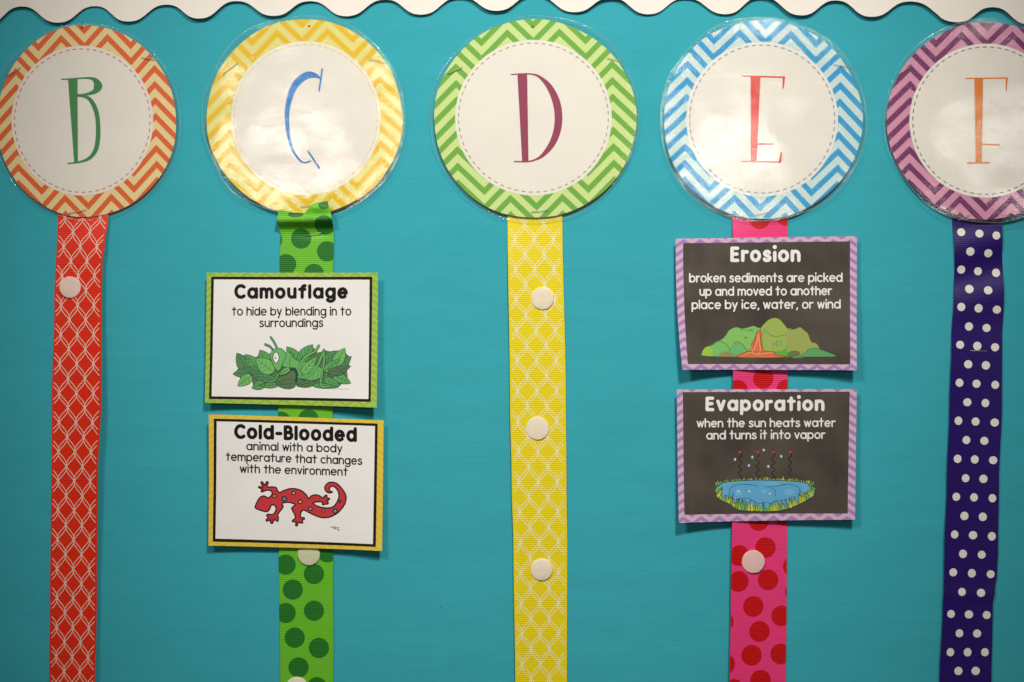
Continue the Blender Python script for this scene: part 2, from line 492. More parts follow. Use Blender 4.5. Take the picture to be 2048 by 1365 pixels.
# ------------------------------------------------------------------ ribbons
def ribbon(name_label, lt, rt, y0, y1, mat, fn, d0, seed=0, step=8, cat='ribbon', topcut=None, uvf=None, nx=12):
    L = lambda y: interp(lt, y); Rt = lambda y: interp(rt, y)
    surf = Surf(fn, d0); n = int((y1-y0)/step); pts = []
    for i in range(n+1):
        row = []
        for j in range(nx+1):
            u = j/nx; yt = topcut(u) if topcut else y0
            y = yt+(y1-yt)*i/n if topcut is None else (yt+(y0+120-yt)*(i/(n*.12)) if i < n*.12 else y0+120+(y1-y0-120)*((i-n*.12)/(n*.88)))
            row.append((L(y)+(Rt(y)-L(y))*u, y))
        pts.append(row)
    root = thing('ribbon', name_label, cat, ((L(y1)+Rt(y1))/2, y1), 'grosgrain ribbons hanging below the letter discs')
    grid_sheet('grosgrain_band', pts, surf, mat, root, 0, 0.0004, uvf)
    return root, surf, L, Rt

def lattice(root, surf, L, Rt, y0, y1, yn, pitch, u_even, u_odd, mat, lw, bulge):
    """interlaced leaf lattice: nodes in alternating rows joined by pairs of bowed lines"""
    pr = Print(surf, 0.00004, 0.00001)
    du = u_even[1]-u_even[0]
    rows = int((y1-y0)/pitch)+3; k0 = -int((yn-y0)/pitch)-2
    for r in range(k0, k0+rows+3):
        us = u_even if r % 2 == 0 else u_odd
        ya = yn + r*pitch; yb = ya+pitch
        for c in range(-1, 4):
            ua = us[0]+c*du
            for sg in (-1, 1):
                ub = ua + sg*du/2
                for bs in (-1, 1):
                    seg = []; N = 12
                    for k in range(N+1):
                        t = k/N; y = ya+(yb-ya)*t; wdt = Rt(y)-L(y)
                        ss = t*t*(3-2*t)*.85 + t*.15
                        u = ua+(ub-ua)*ss; x = L(y)+u*wdt
                        nx_, ny_ = pitch, -(ub-ua)*wdt; l = math.hypot(nx_, ny_)
                        b = bs*(bulge*math.sin(math.pi*t)**1.3 + 1.15)
                        x += nx_/l*b; yy = y + ny_/l*b
                        uu = (x-L(yy))/(Rt(yy)-L(yy))
                        if 0.025 < uu < 0.965 and y0 < yy < y1: seg.append((x, yy))
                        else:
                            if len(seg) > 1: pr.stroke(seg, lw, mat, 0, stag=(r % 2)*4+(sg > 0)*2+(bs > 0))
                            seg = []
                    if len(seg) > 1: pr.stroke(seg, lw, mat, 0, stag=(r % 2)*4+(sg > 0)*2+(bs > 0))
    return pr.build('lattice_print', root)

def ribprint(name, base, rib, depth=0.25):
    key = ('rp', base)
    if key not in _mc: _mc[key] = mat_ribbon(name, base, rib, depth, 0.45, 0.35)
    return _mc[key]

def dots(root, surf, L, Rt, spots, r, mat, y0, y1, clip=True, name='polka_dot_print', margin=0.0):
    pr = Print(surf, 0.00004, 0.00001)
    for q, sp in enumerate(spots):
        cx, cy = sp[0], sp[1]; rx = sp[2] if len(sp) > 2 else r; ry = sp[3] if len(sp) > 3 else rx
        pts = []
        for k in range(36):
            a = 2*math.pi*k/36; x = cx+rx*math.cos(a); y = cy+ry*math.sin(a)
            y = min(max(y, y0), y1)
            x = min(max(x, L(y)+margin), Rt(y)-margin) if clip else x
            if not pts or math.hypot(x-pts[-1][0], y-pts[-1][1]) > 0.05: pts.append((x, y))
        if len(pts) > 2: pr.fill(pts, mat, 0, 5, q % 3)
        if r > 12:
            if pr.F: pr.build('polka_dot', root)
            pr = Print(surf, 0.00004, 0.00001)
    return pr.build(name, root) if r <= 12 else None

# red
RL = [(400, 113), (432, 115), (605, 108), (800, 103.4), (965, 102), (1200, 99.5), (1365, 98), (1500, 97)]
RR = [(400, 217.5), (440, 216.5), (488, 211), (532, 206.5), (605, 205.6), (800, 206.6), (965, 199.5), (1165, 196), (1365, 193), (1500, 191)]
def f_red(x, y):
    u = (x-interp(RL, y))/(interp(RR, y)-interp(RL, y))
    a = min(1, max(0, (y-415)/90)); lift = (0.0052+0.0016*math.sin(y*.009))*a
    return 0.0011 + lift*(max(0, u)**1.5)
M_RED = mat_ribbon('red_grosgrain', '#ff3210', 4.15, 0.12)
root, sf, L_, R_ = ribbon('red grosgrain ribbon with white leaf lattice under the orange letter B disc', RL, RR, 405, 1480, M_RED, f_red, 0.002)
lattice(root, sf, L_, R_, 405, 1480, 435, 29.3, (.142, .49), (.315, .66), ribprint('pink_lattice_ink', '#ffd9c6', 4.15, .06), 1.75, 2.1)
# yellow
YL = [(400, 1014.5), (432, 1015), (800, 1020), (965, 1023.4), (1100, 1027), (1365, 1030.5), (1500, 1032)]
YR = [(400, 1124.5), (432, 1124.8), (800, 1131.6), (965, 1133), (1100, 1134.5), (1365, 1134), (1500, 1134)]
def f_yel(x, y):
    u = (x-interp(YL, y))/(interp(YR, y)-interp(YL, y)); return 0.0012 + 0.0018*(1-u)**2*min(1, max(0, (y-430)/90))
M_YEL = mat_ribbon('yellow_grosgrain', '#ffe818', 4.15, 0.10)
root_y, sfy, L_, R_ = ribbon('yellow grosgrain ribbon with white leaf lattice under the green letter D disc', YL, YR, 405, 1480, M_YEL, f_yel, 0.002)
lattice(root_y, sfy, L_, R_, 405, 1480, 448.5, 30.35, (.315, .665), (.13, .483), ribprint('cream_lattice_ink', '#fff6c4', 4.15, .05), 1.75, 2.0)
# pink
PL = [(400, 1465), (760, 1465), (1045, 1463), (1200, 1460.6), (1365, 1458), (1500, 1456)]
PR = [(400, 1576), (760, 1576), (1045, 1574.5), (1200, 1573.7), (1365, 1571.9), (1500, 1571)]
def f_pin(x, y):
    u = (x-interp(PL, y))/(interp(PR, y)-interp(PL, y)); return 0.0012 + 0.0036*(1-u)**2*min(1, max(0, (y-430)/60))
M_PIN = mat_ribbon('pink_grosgrain', '#ff4088', 4.15, 0.10)
root_p, sfp, L_, R_ = ribbon('hot pink grosgrain ribbon with big red dots behind the two purple cards', PL, PR, 405, 1480, M_PIN, f_pin, 0.002)
zp = Z(1420, 1000, 3.74, [(365, 155), (415, 358), (215, 415), (625, 500), (210, 608), (435, 600), (323, 797), (537, 870), (640, 690), (95, 905), (370, 985), (310, 1162), (530, 1155), (105, 1222), (378, 1350), (170, 1413), (560, 120)])
zp += [(1519.5, 438), (1572, 431), (1526.5, 757), (1474, 781), (1574, 780), (1490, 500), (1545, 560), (1500, 640), (1560, 680), (1490, 860), (1550, 920), (1500, 980), (1500, 1410), (1555, 1400)]
dots(root_p, sfp, L_, R_, zp, 20.8, ribprint('red_dot_ink', '#d80812', 4.15, .10), 405, 1480)
# purple
VL = [(400, 1905), (435, 1905.6), (505, 1908.6), (540, 1910), (585, 1907.7), (680, 1902.7), (810, 1898), (965, 1892.5), (1100, 1887.5), (1170, 1886.6), (1205, 1884.6), (1365, 1877.8), (1500, 1872)]
VR = [(400, 2003), (435, 2003.8), (505, 2005), (540, 2007.6), (620, 2007.6), (680, 2004.7), (810, 2004.5), (965, 1998.5), (1100, 1996.5), (1150, 1994.5), (1180, 1990), (1212, 1986), (1365, 1983.3), (1500, 1981)]
def f_pur(x, y):
    u = (x-interp(VL, y))/(interp(VR, y)-interp(VL, y))
    wv = 0.0016*math.sin((y-470)*.052+u*1.5)*math.exp(-((y-520)/110)**2)
    return 0.0017 + wv + 0.0022*(1-u)**2*min(1, max(0, (y-560)/200)) + 0.0006*math.exp(-((y-1190)/14)**2)
M_PUR = mat_ribbon('purple_grosgrain', '#2c0f74', 4.15, 0.25, 0.40, 0.4)
root_v, sfv, L_, R_ = ribbon('dark purple grosgrain ribbon with small white dots under the letter F disc', VL, VR, 405, 1480, M_PUR, f_pur, 0.002, step=6)
zv = Z(1850, 410, 3.414, [(248, 187), (370, 197), (484, 211), (307, 320), (432, 331), (251, 442), (367, 453), (490, 464), (304, 575), (430, 584), (245, 698), (364, 707), (491, 716), (300, 831), (422, 841), (238, 956), (357, 964), (479, 973)])
zv += Z(1850, 700, 4.55, [(391, 132), (554, 142), (309, 300), (468, 309), (640, 319), (382, 477), (550, 485), (299, 645), (459, 653), (635, 662), (374, 821), (540, 829), (292, 991), (452, 998), (621, 1005), (367, 1168), (532, 1175)])
zv += Z(1850, 965, 3.414, [(210, 98), (334, 103), (461, 109), (267, 229), (395, 236), (199, 355), (327, 361), (457, 369), (257, 488), (387, 495), (189, 613), (319, 621), (449, 628), (249, 747), (381, 755), (174, 897), (299, 902), (422, 907), (233, 1030), (356, 1033), (170, 1158), (290, 1160), (410, 1161), (226, 1287), (346, 1288), (168, 1420), (288, 1420), (406, 1422)])
random.seed(4)
zv = [(x, y, 8.1*random.uniform(.95, 1.05), 8.2*random.uniform(.97, 1.04)) for x, y in zv]
dots(root_v, sfv, L_, R_, zv, 8, ribprint('white_dot_ink', '#fffaf2', 3.0, .04), 405, 1480)
# green, folded over the bottom of the C disc
GL = [(400, 560), (425, 559), (440, 556.5), (458, 557.5), (469, 561), (480, 560), (520, 559), (560, 559), (780, 556), (1090, 557), (1365, 559.6), (1500, 561)]
GR = [(400, 656), (408, 658), (425, 663.5), (447, 666.5), (480, 667), (544, 665.4), (700, 664.5), (1090, 665), (1365, 666), (1500, 666)]
def g_top(u):
    return interp([(0, 421), (.08, 423), (.2, 425), (.34, 427), (.5, 428), (.56, 421), (.64, 412), (.78, 407), (1.0, 404)], u)
def f_gre(x, y):
    u = min(1, max(0, (x-interp(GL, y))/(interp(GR, y)-interp(GL, y))))
    over = 1/(1+math.exp((y-447)/5.0))
    d = 0.0014 + 0.0066*over
    d += 0.0024*math.exp(-((y-(446-u*4))/9.0)**2)
    d += 0.0016*math.exp(-((y-418)/8)**2)*math.exp(-((u-.78)/.2)**2)
    d -= 0.0008*math.exp(-((y-470)/6)**2)*math.exp(-((u-.6)/.3)**2)
    return d
M_GRE = mat_ribbon('green_grosgrain', '#76d22e', 4.15, 0.18)
def g_uv(i, j, x, y):
    u = min(1, max(0, (x-interp(GL, y))/(interp(GR, y)-interp(GL, y))))
    k = max(0, 1-(y-402)/46.0)
    return (x, y + k*18*max(0, u-.45)**1.2 + 2.5*k*math.sin(u*9))
root_g, sfg, L_, R_ = ribbon('lime green grosgrain ribbon with big dark green dots folded over the yellow letter C disc', GL, GR, 404, 1480, M_GRE, f_gre, 0.003, step=3, topcut=g_top, uvf=g_uv, nx=22)
zg = Z(520, 1065, 4.55, [(230, 298), (488, 383), (610, 185), (715, 435), (295, 525), (230, 738), (488, 718), (740, 825), (313, 963), (533, 1057), (348, 1235), (701, 1262), (515, 1415)])
zg += [(616, 839), (561, 844), (645, 990), (580, 990)]
zg += Z(400, 390, 3.174, [(640, 277), (455, 285), (805, 358), (545, 440), (722, 502)])
zg = [(a, b, 20.3, 20.3) for a, b in zg] + [(593.5, 430.5, 15.5, 5.8), (650, 451, 20, 18.5), (650, 412, 11, 8.5)]
def g_dots():
    pr = Print(sfg, 0.00005, 0.00001); m = ribprint('dark_green_dot_ink', '#278326', 4.15, .28)
    for q, (cx, cy, rx, ry) in enumerate(zg):
        pts = []
        for k in range(40):
            a = 2*math.pi*k/40; x = cx+rx*math.cos(a); y = cy+ry*math.sin(a)
            x = min(max(x, L_(y)), R_(y)); u = (x-L_(y))/(R_(y)-L_(y))
            y = max(y, g_top(u)+0.4)
            if not pts or math.hypot(x-pts[-1][0], y-pts[-1][1]) > 0.05: pts.append((x, y))
        pr.fill(pts, m, 0, 3.2, q % 3); pr.build('polka_dot', root_g); pr = Print(sfg, 0.00005, 0.00001)
g_dots()

# ------------------------------------------------------------------ letter discs
DISC_SURF = {}
def disc(letter, cx, cy, rx, ry, icx, icy, irx, iry, dark, light, dashc, letc, strokes, ox, rot, fn, label, seed, nd=64, lam=1.0, rim=None):
    surf = Surf(fn, 0.005); DISC_SURF[letter] = surf
    root = thing('letter_disc', label, 'letter disc', (cx, cy+ry), 'laminated letter discs along the top of the board')
    random.seed(seed)
    ph = [random.uniform(0, 6.28) for _ in range(6)]
    def rad(a): return 1 + 0.004*math.sin(3*a+ph[0]) + 0.003*math.sin(5*a+ph[1]) + 0.002*math.sin(9*a+ph[2])
    # printed paper
    def polar(k0, k1, n, m, rf, rX, rY, c, off, th, name, mat, lip=None):
        pts = []
        for i in range(n+1):
            k = k0+(k1-k0)*i/n
            pts.append([(c[0]+rX*k*rf(2*math.pi*j/m)*math.cos(2*math.pi*j/m), c[1]+rY*k*rf(2*math.pi*j/m)*math.sin(2*math.pi*j/m)) for j in range(m+1)])
        return grid_sheet(name, pts, surf, mat, root, off, th, ring=True)
    R_ = ry
    M = chevron('chevron_print', dark, light, cx, cy, .257*rx, .1664*ry, .077*ry, 1.0*ry/rx, -.905*ry, rot)
    polar(0.001, 1, 22, 96, rad, rx, ry, (cx, cy), 0, 0.0003, 'printed_ring', M)
    polar(0.001, 1, 16, 96, lambda a: 1, irx, iry, (icx, icy), 0.00006, 0, 'centre_circle', M_DISC)
    pr = Print(surf, 0.0001, 0.00002)
    for k in range(nd):
        a0 = 2*math.pi*(k+.1)/nd; a1 = a0+2*math.pi*.52/nd
        pr.stroke([(icx+irx*.956*math.cos(a0+(a1-a0)*q/3), icy+iry*.956*math.sin(a0+(a1-a0)*q/3)) for q in range(4)], 1.9, ink(dashc), 0, cap=False, stag=0)
    pr.build('dashed_ring', root)
    pr = Print(surf, 0.00016, 0.00002)
    for st in strokes:
        z = Z(ox, 0, 2.967, st)
        if len(z) > 3: z = spline(z, 5)
        pr.stroke([(p[0], p[1]) for p in z], [p[2] for p in z], ink(letc, .5, .3, .04), 0, cap=not (len(st) == 2 and st[0][2] > 20))
    pr.build('letter_print', root)
    hole = {'B': (163, 55), 'C': (618, 52), 'D': (1065, 52.5), 'E': (1517, 61), 'F': (1974, 50)}[letter]
    ph_ = Print(surf, 0.00045, 0.00001); ph_.circle(hole[0], hole[1], 1.9, ink('#2a2018'), 0, n=10); ph_.build('pin_hole', root)
    # clear film with its uneven hand-cut rim
    def lrad(a):
        v = 1.032 + 0.010*math.sin(2*a+ph[3]) + 0.007*math.sin(3*a+ph[4]) + 0.005*math.sin(7*a+ph[5]) + 0.004*noise.noise((math.cos(a)*4, math.sin(a)*4, seed))
        if rim:
            for (ac, wd, am) in rim:
                d = (a-R(ac)+math.pi) % (2*math.pi)-math.pi; v += am*math.exp(-(d/R(wd))**2)
        return v
    ML = mat_laminate(seed, lam)
    polar(0.001, 1, 30, 300, lrad, rx, ry, (cx, cy), 0.0004, 0, 'laminate_film', ML)
    # rounded sealed edge of the film
    V, F = [], []; N, K, r = 600, 8, 0.00022
    for i in range(N):
        a = 2*math.pi*i/N; x = cx+rx*lrad(a)*math.cos(a); y = cy+ry*lrad(a)*math.sin(a); c = Vector(surf.p(x, y, 0.0003))
        rr = Vector((math.cos(a), 0, -math.sin(a)))
        q = r*(0.8+0.4*noise.noise((2*math.cos(a), 2*math.sin(a), seed)))
        for k in range(K):
            b = 2*math.pi*k/K; V.append(tuple(c+rr*(q*math.cos(b))+Vector((0, -q*math.sin(b), 0))))
    for i in range(N):
        for k in range(K):
            F.append((i*K+k, i*K+(k+1) % K, ((i+1) % N)*K+(k+1) % K, ((i+1) % N)*K+k))
    attach(mesh_obj('film_edge', V, F, M_LIP, smooth=True), root)
    return root

def disc_fn(cx, cy, dx, dy, base, seed, bowl=0.0, wav=0.0003, cup=0.0, rad=0.0695):
    def f(x, y):
        X, Y = (x-cx)*S, (y-cy)*S
        r2 = (X*X+Y*Y)/(0.07**2)
        e = max(0.0, (math.hypot(X, Y)/rad - 0.70)/0.30); an = math.atan2(Y, X)
        lift = cup*e*e*(0.8+0.5*math.sin(2*an+seed)+0.35*math.sin(5*an+seed*2))
        return base + lift + dx*X + dy*(-Y) + bowl*(r2-0.4) + wav*noise.noise((x*.011+seed*9, y*.013, seed))
    return f
B_ = [[(428, 468, 57), (446, 960, 22)], [(362, 470, 7), (440, 466, 9), (500, 462, 10), (545, 466, 18), (570, 486, 38), (577, 514, 52), (556, 543, 28), (505, 560, 15), (452, 565, 14)],
      [(452, 568, 12), (490, 571, 13), (525, 585, 22), (553, 625, 27), (571, 680, 27), (577, 740, 26), (576, 820, 28), (562, 890, 26), (525, 938, 20), (470, 960, 12), (398, 970, 8)]]
C_ = [[(772, 466, 6), (745, 449, 26), (700, 444, 42), (648, 474, 44), (607, 530, 38), (583, 610, 32), (573, 690, 27), (581, 790, 22), (604, 880, 16), (640, 940, 11), (675, 966, 9), (712, 955, 8)], [(783, 410, 10), (765, 537, 10)], [(700, 898, 9), (765, 997, 11)]]
D_ = [[(607, 438, 58), (625, 957, 38)], [(542, 441, 7), (600, 437, 8), (660, 438, 9), (710, 455, 16), (765, 510, 34), (805, 590, 44), (822, 680, 46), (815, 770, 44), (785, 850, 38), (735, 915, 24), (690, 945, 12), (640, 958, 9), (560, 958, 8)]]
E_ = [[(658, 455, 60), (648, 958, 34)], [(580, 450, 8), (830, 458, 10)], [(827, 457, 13), (822, 522, 8)], [(660, 855, 9), (762, 855, 10)], [(580, 958, 8), (806, 961, 9)], [(811, 905, 7), (803, 960, 15)]]
F_ = [[(703, 468, 52), (703, 968, 36)], [(628, 467, 7), (870, 467, 9)], [(866, 469, 13), (864, 538, 7)], [(718, 858, 8), (820, 863, 10)], [(638, 969, 9), (765, 968, 9)]]
disc('B', 171, 242, 180, 192, 163, 241, 142, 150, '#f46c26', '#ffe6a8', '#df6a3a', '#3f8f4e', B_, 0, -R(1.2),
     disc_fn(171, 242, 0.0, 0.01, 0.0031, 1), 'orange and cream chevron disc with a green letter B at the left edge', 1, 62, rim=[(20, 14, .02), (215, 14, .025)])
disc('C', 609, 234, 196, 196, 611, 236, 150, 154, '#fccf10', '#f8ee90', '#fbdc4a', '#2e88d8', C_, 380, -R(1.7),
     disc_fn(609, 234, 0.0, 0.0, 0.0034, 2, 0.0, cup=0.0006), 'yellow chevron disc with a blue letter C', 2, 62, 1.0, rim=[(135, 14, .035), (235, 18, .03), (300, 20, .015)])
disc('D', 1070, 237, 203, 199, 1067, 235, 157, 156, '#78bc40', '#def4a0', '#a8a13e', '#a03a5e', D_, 840, -R(1.1),
     disc_fn(1070, 237, 0.0, 0.0, 0.0030, 3), 'green chevron disc with a maroon letter D', 3, 64, 0.8, rim=[(195, 12, .02), (300, 14, .02)])
disc('E', 1526, 239, 199, 199, 1525, 238, 152, 155, '#2aaae6', '#daf2f0', '#5a86c8', '#ec4838', E_, 1290, R(1.8),
     disc_fn(1526, 239, 0.0, 0.0, 0.0034, 4, 0.0, cup=0.0004), 'sky blue chevron disc with a red letter E', 4, 62, 0.8, rim=[(120, 20, .03), (240, 14, .015), (320, 20, .03)])
disc('F', 1972, 242, 196, 197, 1971, 242, 151, 154, '#7e2a6a', '#e8a0c0', '#7a4656', '#f08818', F_, 1720, R(0.5),
     disc_fn(1972, 242, 0.04, 0.0, 0.0056, 5, cup=0.0002), 'purple and pink chevron disc with an orange letter F at the right edge', 5, 62, 0.8, rim=[(120, 16, .02)])

# ------------------------------------------------------------------ staples
M_STEEL = NT('staple_wire'); M_STEEL.bsdf(M_STEEL.mix(M_STEEL.noise(0.4, 3), lin('#9c938a'), lin('#c4bcb0')), 0.45, 0.5, None, 0, 0.5); M_STEEL = M_STEEL.m
def staple(a, b, da, db, label, r=0.00026):
    A = Vector(P(a[0], a[1], da+0.0005, da)); B = Vector(P(b[0], b[1], db+0.0005, db))
    dr = (B-A).normalized(); back = Vector((0, 1, 0))
    path = [A+back*0.0016+dr*.0001, A+back*0.0004, A+dr*.0004, (A+B)/2+Vector((0, -0.0001, 0)), B-dr*.0004, B+back*0.0004, B+back*0.0016-dr*.0001]
    up = dr.cross(back).normalized(); V, F = [], []; K = 6
    for i, p in enumerate(path):
        t = (path[min(i+1, len(path)-1)]-path[max(i-1, 0)]).normalized(); n2 = t.cross(up).normalized()
        for k in range(K):
            q = 2*math.pi*k/K; V.append(tuple(p+up*(r*math.cos(q))+n2*(r*.7*math.sin(q))))
    for i in range(len(path)-1):
        for k in range(K): F.append((i*K+k, i*K+(k+1) % K, (i+1)*K+(k+1) % K, (i+1)*K+k))
    F.append(tuple(range(K))[::-1]); F.append(tuple((len(path)-1)*K+k for k in range(K)))
    o = mesh_obj('staple', V, F, M_STEEL, smooth=True)
    tag(o, label, 'staple', 'wire staples holding discs and ribbons'); return o
def dst(l, a, b, label):
    f = DISC_SURF[l].fn; staple(a, b, f(*a)+0.0006, f(*b)+0.0006, label)
dst('B', (283, 116), (316, 119.5), 'wire staple at the upper right rim of the orange B disc')
dst('B', (11, 155), (40, 136), 'wire staple at the upper left rim of the orange B disc')
dst('B', (138, 427), (172, 419.6), 'wire staple at the bottom of the orange B disc above the red ribbon')
dst('C', (447, 149), (475, 127), 'wire staple at the upper left rim of the yellow C disc')
dst('C', (739, 119.6), (771.6, 128), 'wire staple at the upper right rim of the yellow C disc')
dst('C', (602, 414.5), (619, 411.5), 'short wire staple at the bottom of the yellow C disc beside the green fold')
dst('D', (895.6, 148), (924, 135), 'wire staple at the upper left rim of the green D disc')
dst('D', (1215, 117), (1247, 123), 'wire staple at the upper right rim of the green D disc')
dst('D', (1063, 424), (1096, 420.6), 'wire staple at the bottom of the green D disc above the yellow ribbon')
dst('E', (1669, 130), (1702, 135), 'wire staple at the upper right rim of the blue E disc')
dst('E', (1511, 431), (1542, 424.6), 'wire staple at the bottom of the blue E disc above the pink ribbon')
dst('F', (1796, 150), (1821, 134), 'wire staple at the upper left rim of the purple F disc')
dst('F', (1917, 441), (1937.5, 431), 'wire staple at the bottom left rim of the purple F disc above the purple ribbon')
staple((606, 472.5), (642.6, 465.6), f_gre(606, 472.5)+.0004, f_gre(642, 465)+.0009, 'wire staple in the lime green ribbon above the camouflage card')
staple((1940, 702), (1974, 702.5), f_pur(1940, 702)+.0002, f_pur(1974, 702)+.0002, 'wire staple lying level across the dark purple ribbon')

# ------------------------------------------------------------------ hook-and-loop dots
def mat_velcro(name, c1, c2, hook):
    t = NT(name)
    if hook:
        v = t.new('TexVoronoi'); v.inputs['Scale'].default_value = 0.42; v.inputs['Randomness'].default_value = 0.25; t.link(t.uv(), v.inputs['Vector'])
        h = t.math('SUBTRACT', 1.0, v.outputs['Distance']); f = t.math('MULTIPLY', v.outputs['Distance'], 1.1)
        col = t.mix(f, lin(c1), lin(c2)); b = t.bump(h, 0.00025, 0.8)
    else:
        n = t.noise(0.7, 5, 0.8); n2 = t.noise(0.06, 3)
        col = t.mix(n2, lin(c1), lin(c2)); b = t.bump(n, 0.0003, 0.6)
    t.bsdf(col, 0.9, 0.15, b, sheen=0.2); return t.m
MV = {'soft': mat_velcro('loop_pad_cream', '#fdf0dc', '#f3e2c6', False), 'pinkish': mat_velcro('loop_pad_blush', '#fde4d8', '#f3cfc2', False), 'hook': mat_velcro('hook_pad_pale', '#ffe0dc', '#e0a8a2', True), 'green': mat_velcro('loop_pad_greenish', '#e2e2c2', '#cfd4a8', False)}
def velcro(cx, cy, r, depth, mk, label, seed, dome=0.0006):
    surf = Surf(lambda x, y: depth + dome*math.sqrt(max(0, 1-(math.hypot(x-cx, y-cy)/r/1.02)**2)) * (1+0.10*noise.noise((x*.2, y*.2, seed))), depth)
    V, F, UV = [], [], []; n, m = 12, 56
    V.append(surf.p(cx, cy)); UV.append((cx, cy))
    for i in range(1, n+1):
        k = (i/n)**.7
        for j in range(m):
            a = 2*math.pi*j/m; rr = r*k*(1+(0.045*noise.noise((math.cos(a)*5, math.sin(a)*5, seed*3))+0.012*noise.noise((math.cos(a)*18, math.sin(a)*18, seed)))*k)
            x, y = cx+rr*math.cos(a), cy+rr*math.sin(a); V.append(surf.p(x, y)); UV.append((x, y))
    for j in range(m):
        F.append((0, 1+(j+1) % m, 1+j))
        for i in range(n-1):
            a, b = 1+i*m+j, 1+i*m+(j+1) % m; F.append((a, b, b+m, a+m))
    k = len(V)
    for j in range(m):
        q = V[1+(n-1)*m+j]; V.append((q[0], 0.0-max(0.0002, depth-0.0010), q[2])); UV.append(UV[1+(n-1)*m+j])
    for j in range(m):
        a, b = 1+(n-1)*m+j, 1+(n-1)*m+(j+1) % m; F.append((a, b, k+(j+1) % m, k+j))
    o = mesh_obj('velcro_dot', V, F, MV[mk], None, UV, smooth=True)
    tag(o, label, 'velcro dot', 'round velcro dots on the ribbons')
velcro(140, 575, 21.5, 0.0027, 'pinkish', 'fuzzy pale velcro dot on the red lattice ribbon', 1)
velcro(1085, 597.5, 22.5, 0.0020, 'soft', 'cream velcro dot highest on the yellow ribbon', 2)
velcro(1075, 857.5, 23, 0.0021, 'soft', 'cream velcro dot midway down the yellow ribbon', 3)
velcro(1083, 1140, 22, 0.0021, 'soft', 'fuzzy cream velcro dot lowest on the yellow ribbon', 4, 0.0010)
velcro(617.5, 1109.5, 22, 0.0022, 'green', 'pale velcro dot half hidden under the yellow bordered card', 5, 0.0006)
velcro(593.6, 1376, 21.5, 0.0022, 'soft', 'pale velcro dot cut by the bottom of the picture on the lime green ribbon', 6, 0.0008)
velcro(1506.7, 1124, 23, 0.0036, 'hook', 'pinkish mesh velcro dot on the hot pink ribbon below the cards', 7, 0.0005)

# ------------------------------------------------------------------ cards
INK = '#16100e'; WH = '#fffaf6'
def card_surface(c, base, curl, seed):
    """curl: lift of the TL, TR, BR, BL corners above the velcro pad"""
    cx = sum(p[0] for p in c)/4; cy = sum(p[1] for p in c)/4; hw = (c[1][0]-c[0][0])/2; hh = (c[3][1]-c[0][1])/2
    def f(x, y):
        u = (x-cx)/hw; v = (y-cy)/hh; au, av = abs(u), abs(v); d = base
        for (su, sv, am) in ((-1, -1, curl[0]), (1, -1, curl[1]), (1, 1, curl[2]), (-1, 1, curl[3])):
            a = max(0, su*u); b = max(0.0, (sv*v+1)/2)
            d += am*(a**2.4)*(b**1.6)
        return d + 0.0004*noise.noise((x*.012, y*.012, seed))
    return Surf(f, base)
def card(label, corners, mat, base, curl, seed, lpow=1.0, bow=None):
    surf = card_surface(corners, base, curl, seed)
    root = thing('vocabulary_card', label, 'word card', ((corners[2][0]+corners[3][0])/2, corners[2][1]), 'printed word cards stuck on the ribbons')
    grid_sheet('card_sheet', quad_pts(corners, 48, 60, lpow, bow), surf, mat, root, 0, 0.00028, None, M_EDGE_SHADE)
    # the hook pad that holds it, behind the card
    return root, surf
def panel(name, root, surf, corners, mat, off, lpow=1.0):
    return grid_sheet(name, quad_pts(corners, 44, 56, lpow), surf, mat, root, off, 0)

# --- Camouflage
c1 = [(414, 545.7), (756.6, 546), (755, 815), (411, 806)]
M_cb = chevron('lime_chevron_border', '#9dc548', '#b4d062', 585, 680, 18, 14, 7, .8, 3, 0)
root, sf = card('white card with lime green border, headed Camouflage, with a grasshopper among leaves', c1, M_cb, 0.0048, (0.001, 0.003, 0.006, 0.002), 1)
panel('black_frame', root, sf, Z(400, 540, 4.874, [(112, 68), (1683, 70), (1670, 1285), (93, 1258)]), ink('#1d130d'), 0.00007)
panel('white_panel', root, sf, Z(400, 540, 4.874, [(138, 95), (1656, 98), (1648, 1258), (118, 1233)]), M_CARD, 0.00013)
z = lambda x, y: (400+x/4.874, 540+y/4.874)
def tline(pr, s, zz, x0, x1, y0, y1, xh, sw, mat, **kw):
    k = zz[2]; text(pr, s, zz[0]+x0/k, zz[0]+x1/k, zz[1]+y0/k, zz[1]+y1/k, xh/k, sw/k, mat, 2, **kw)
zz = (400, 540, 4.874)
pr = Print(sf, 0.00013); tline(pr, 'Camouflage', zz, 336, 1444, 284, 284, 114, 33, ink(INK), asc=1.38, gap=.60); pr.build('heading', root)
pr = Print(sf, 0.00013)
tline(pr, 'to hide by blending in to', zz, 312, 1477, 448, 448, 69, 12.5, ink(INK), asc=1.33)
tline(pr, 'surroundings', zz, 577, 1203, 561, 559, 67, 12.5, ink(INK), asc=1.33); pr.build('body_text', root)
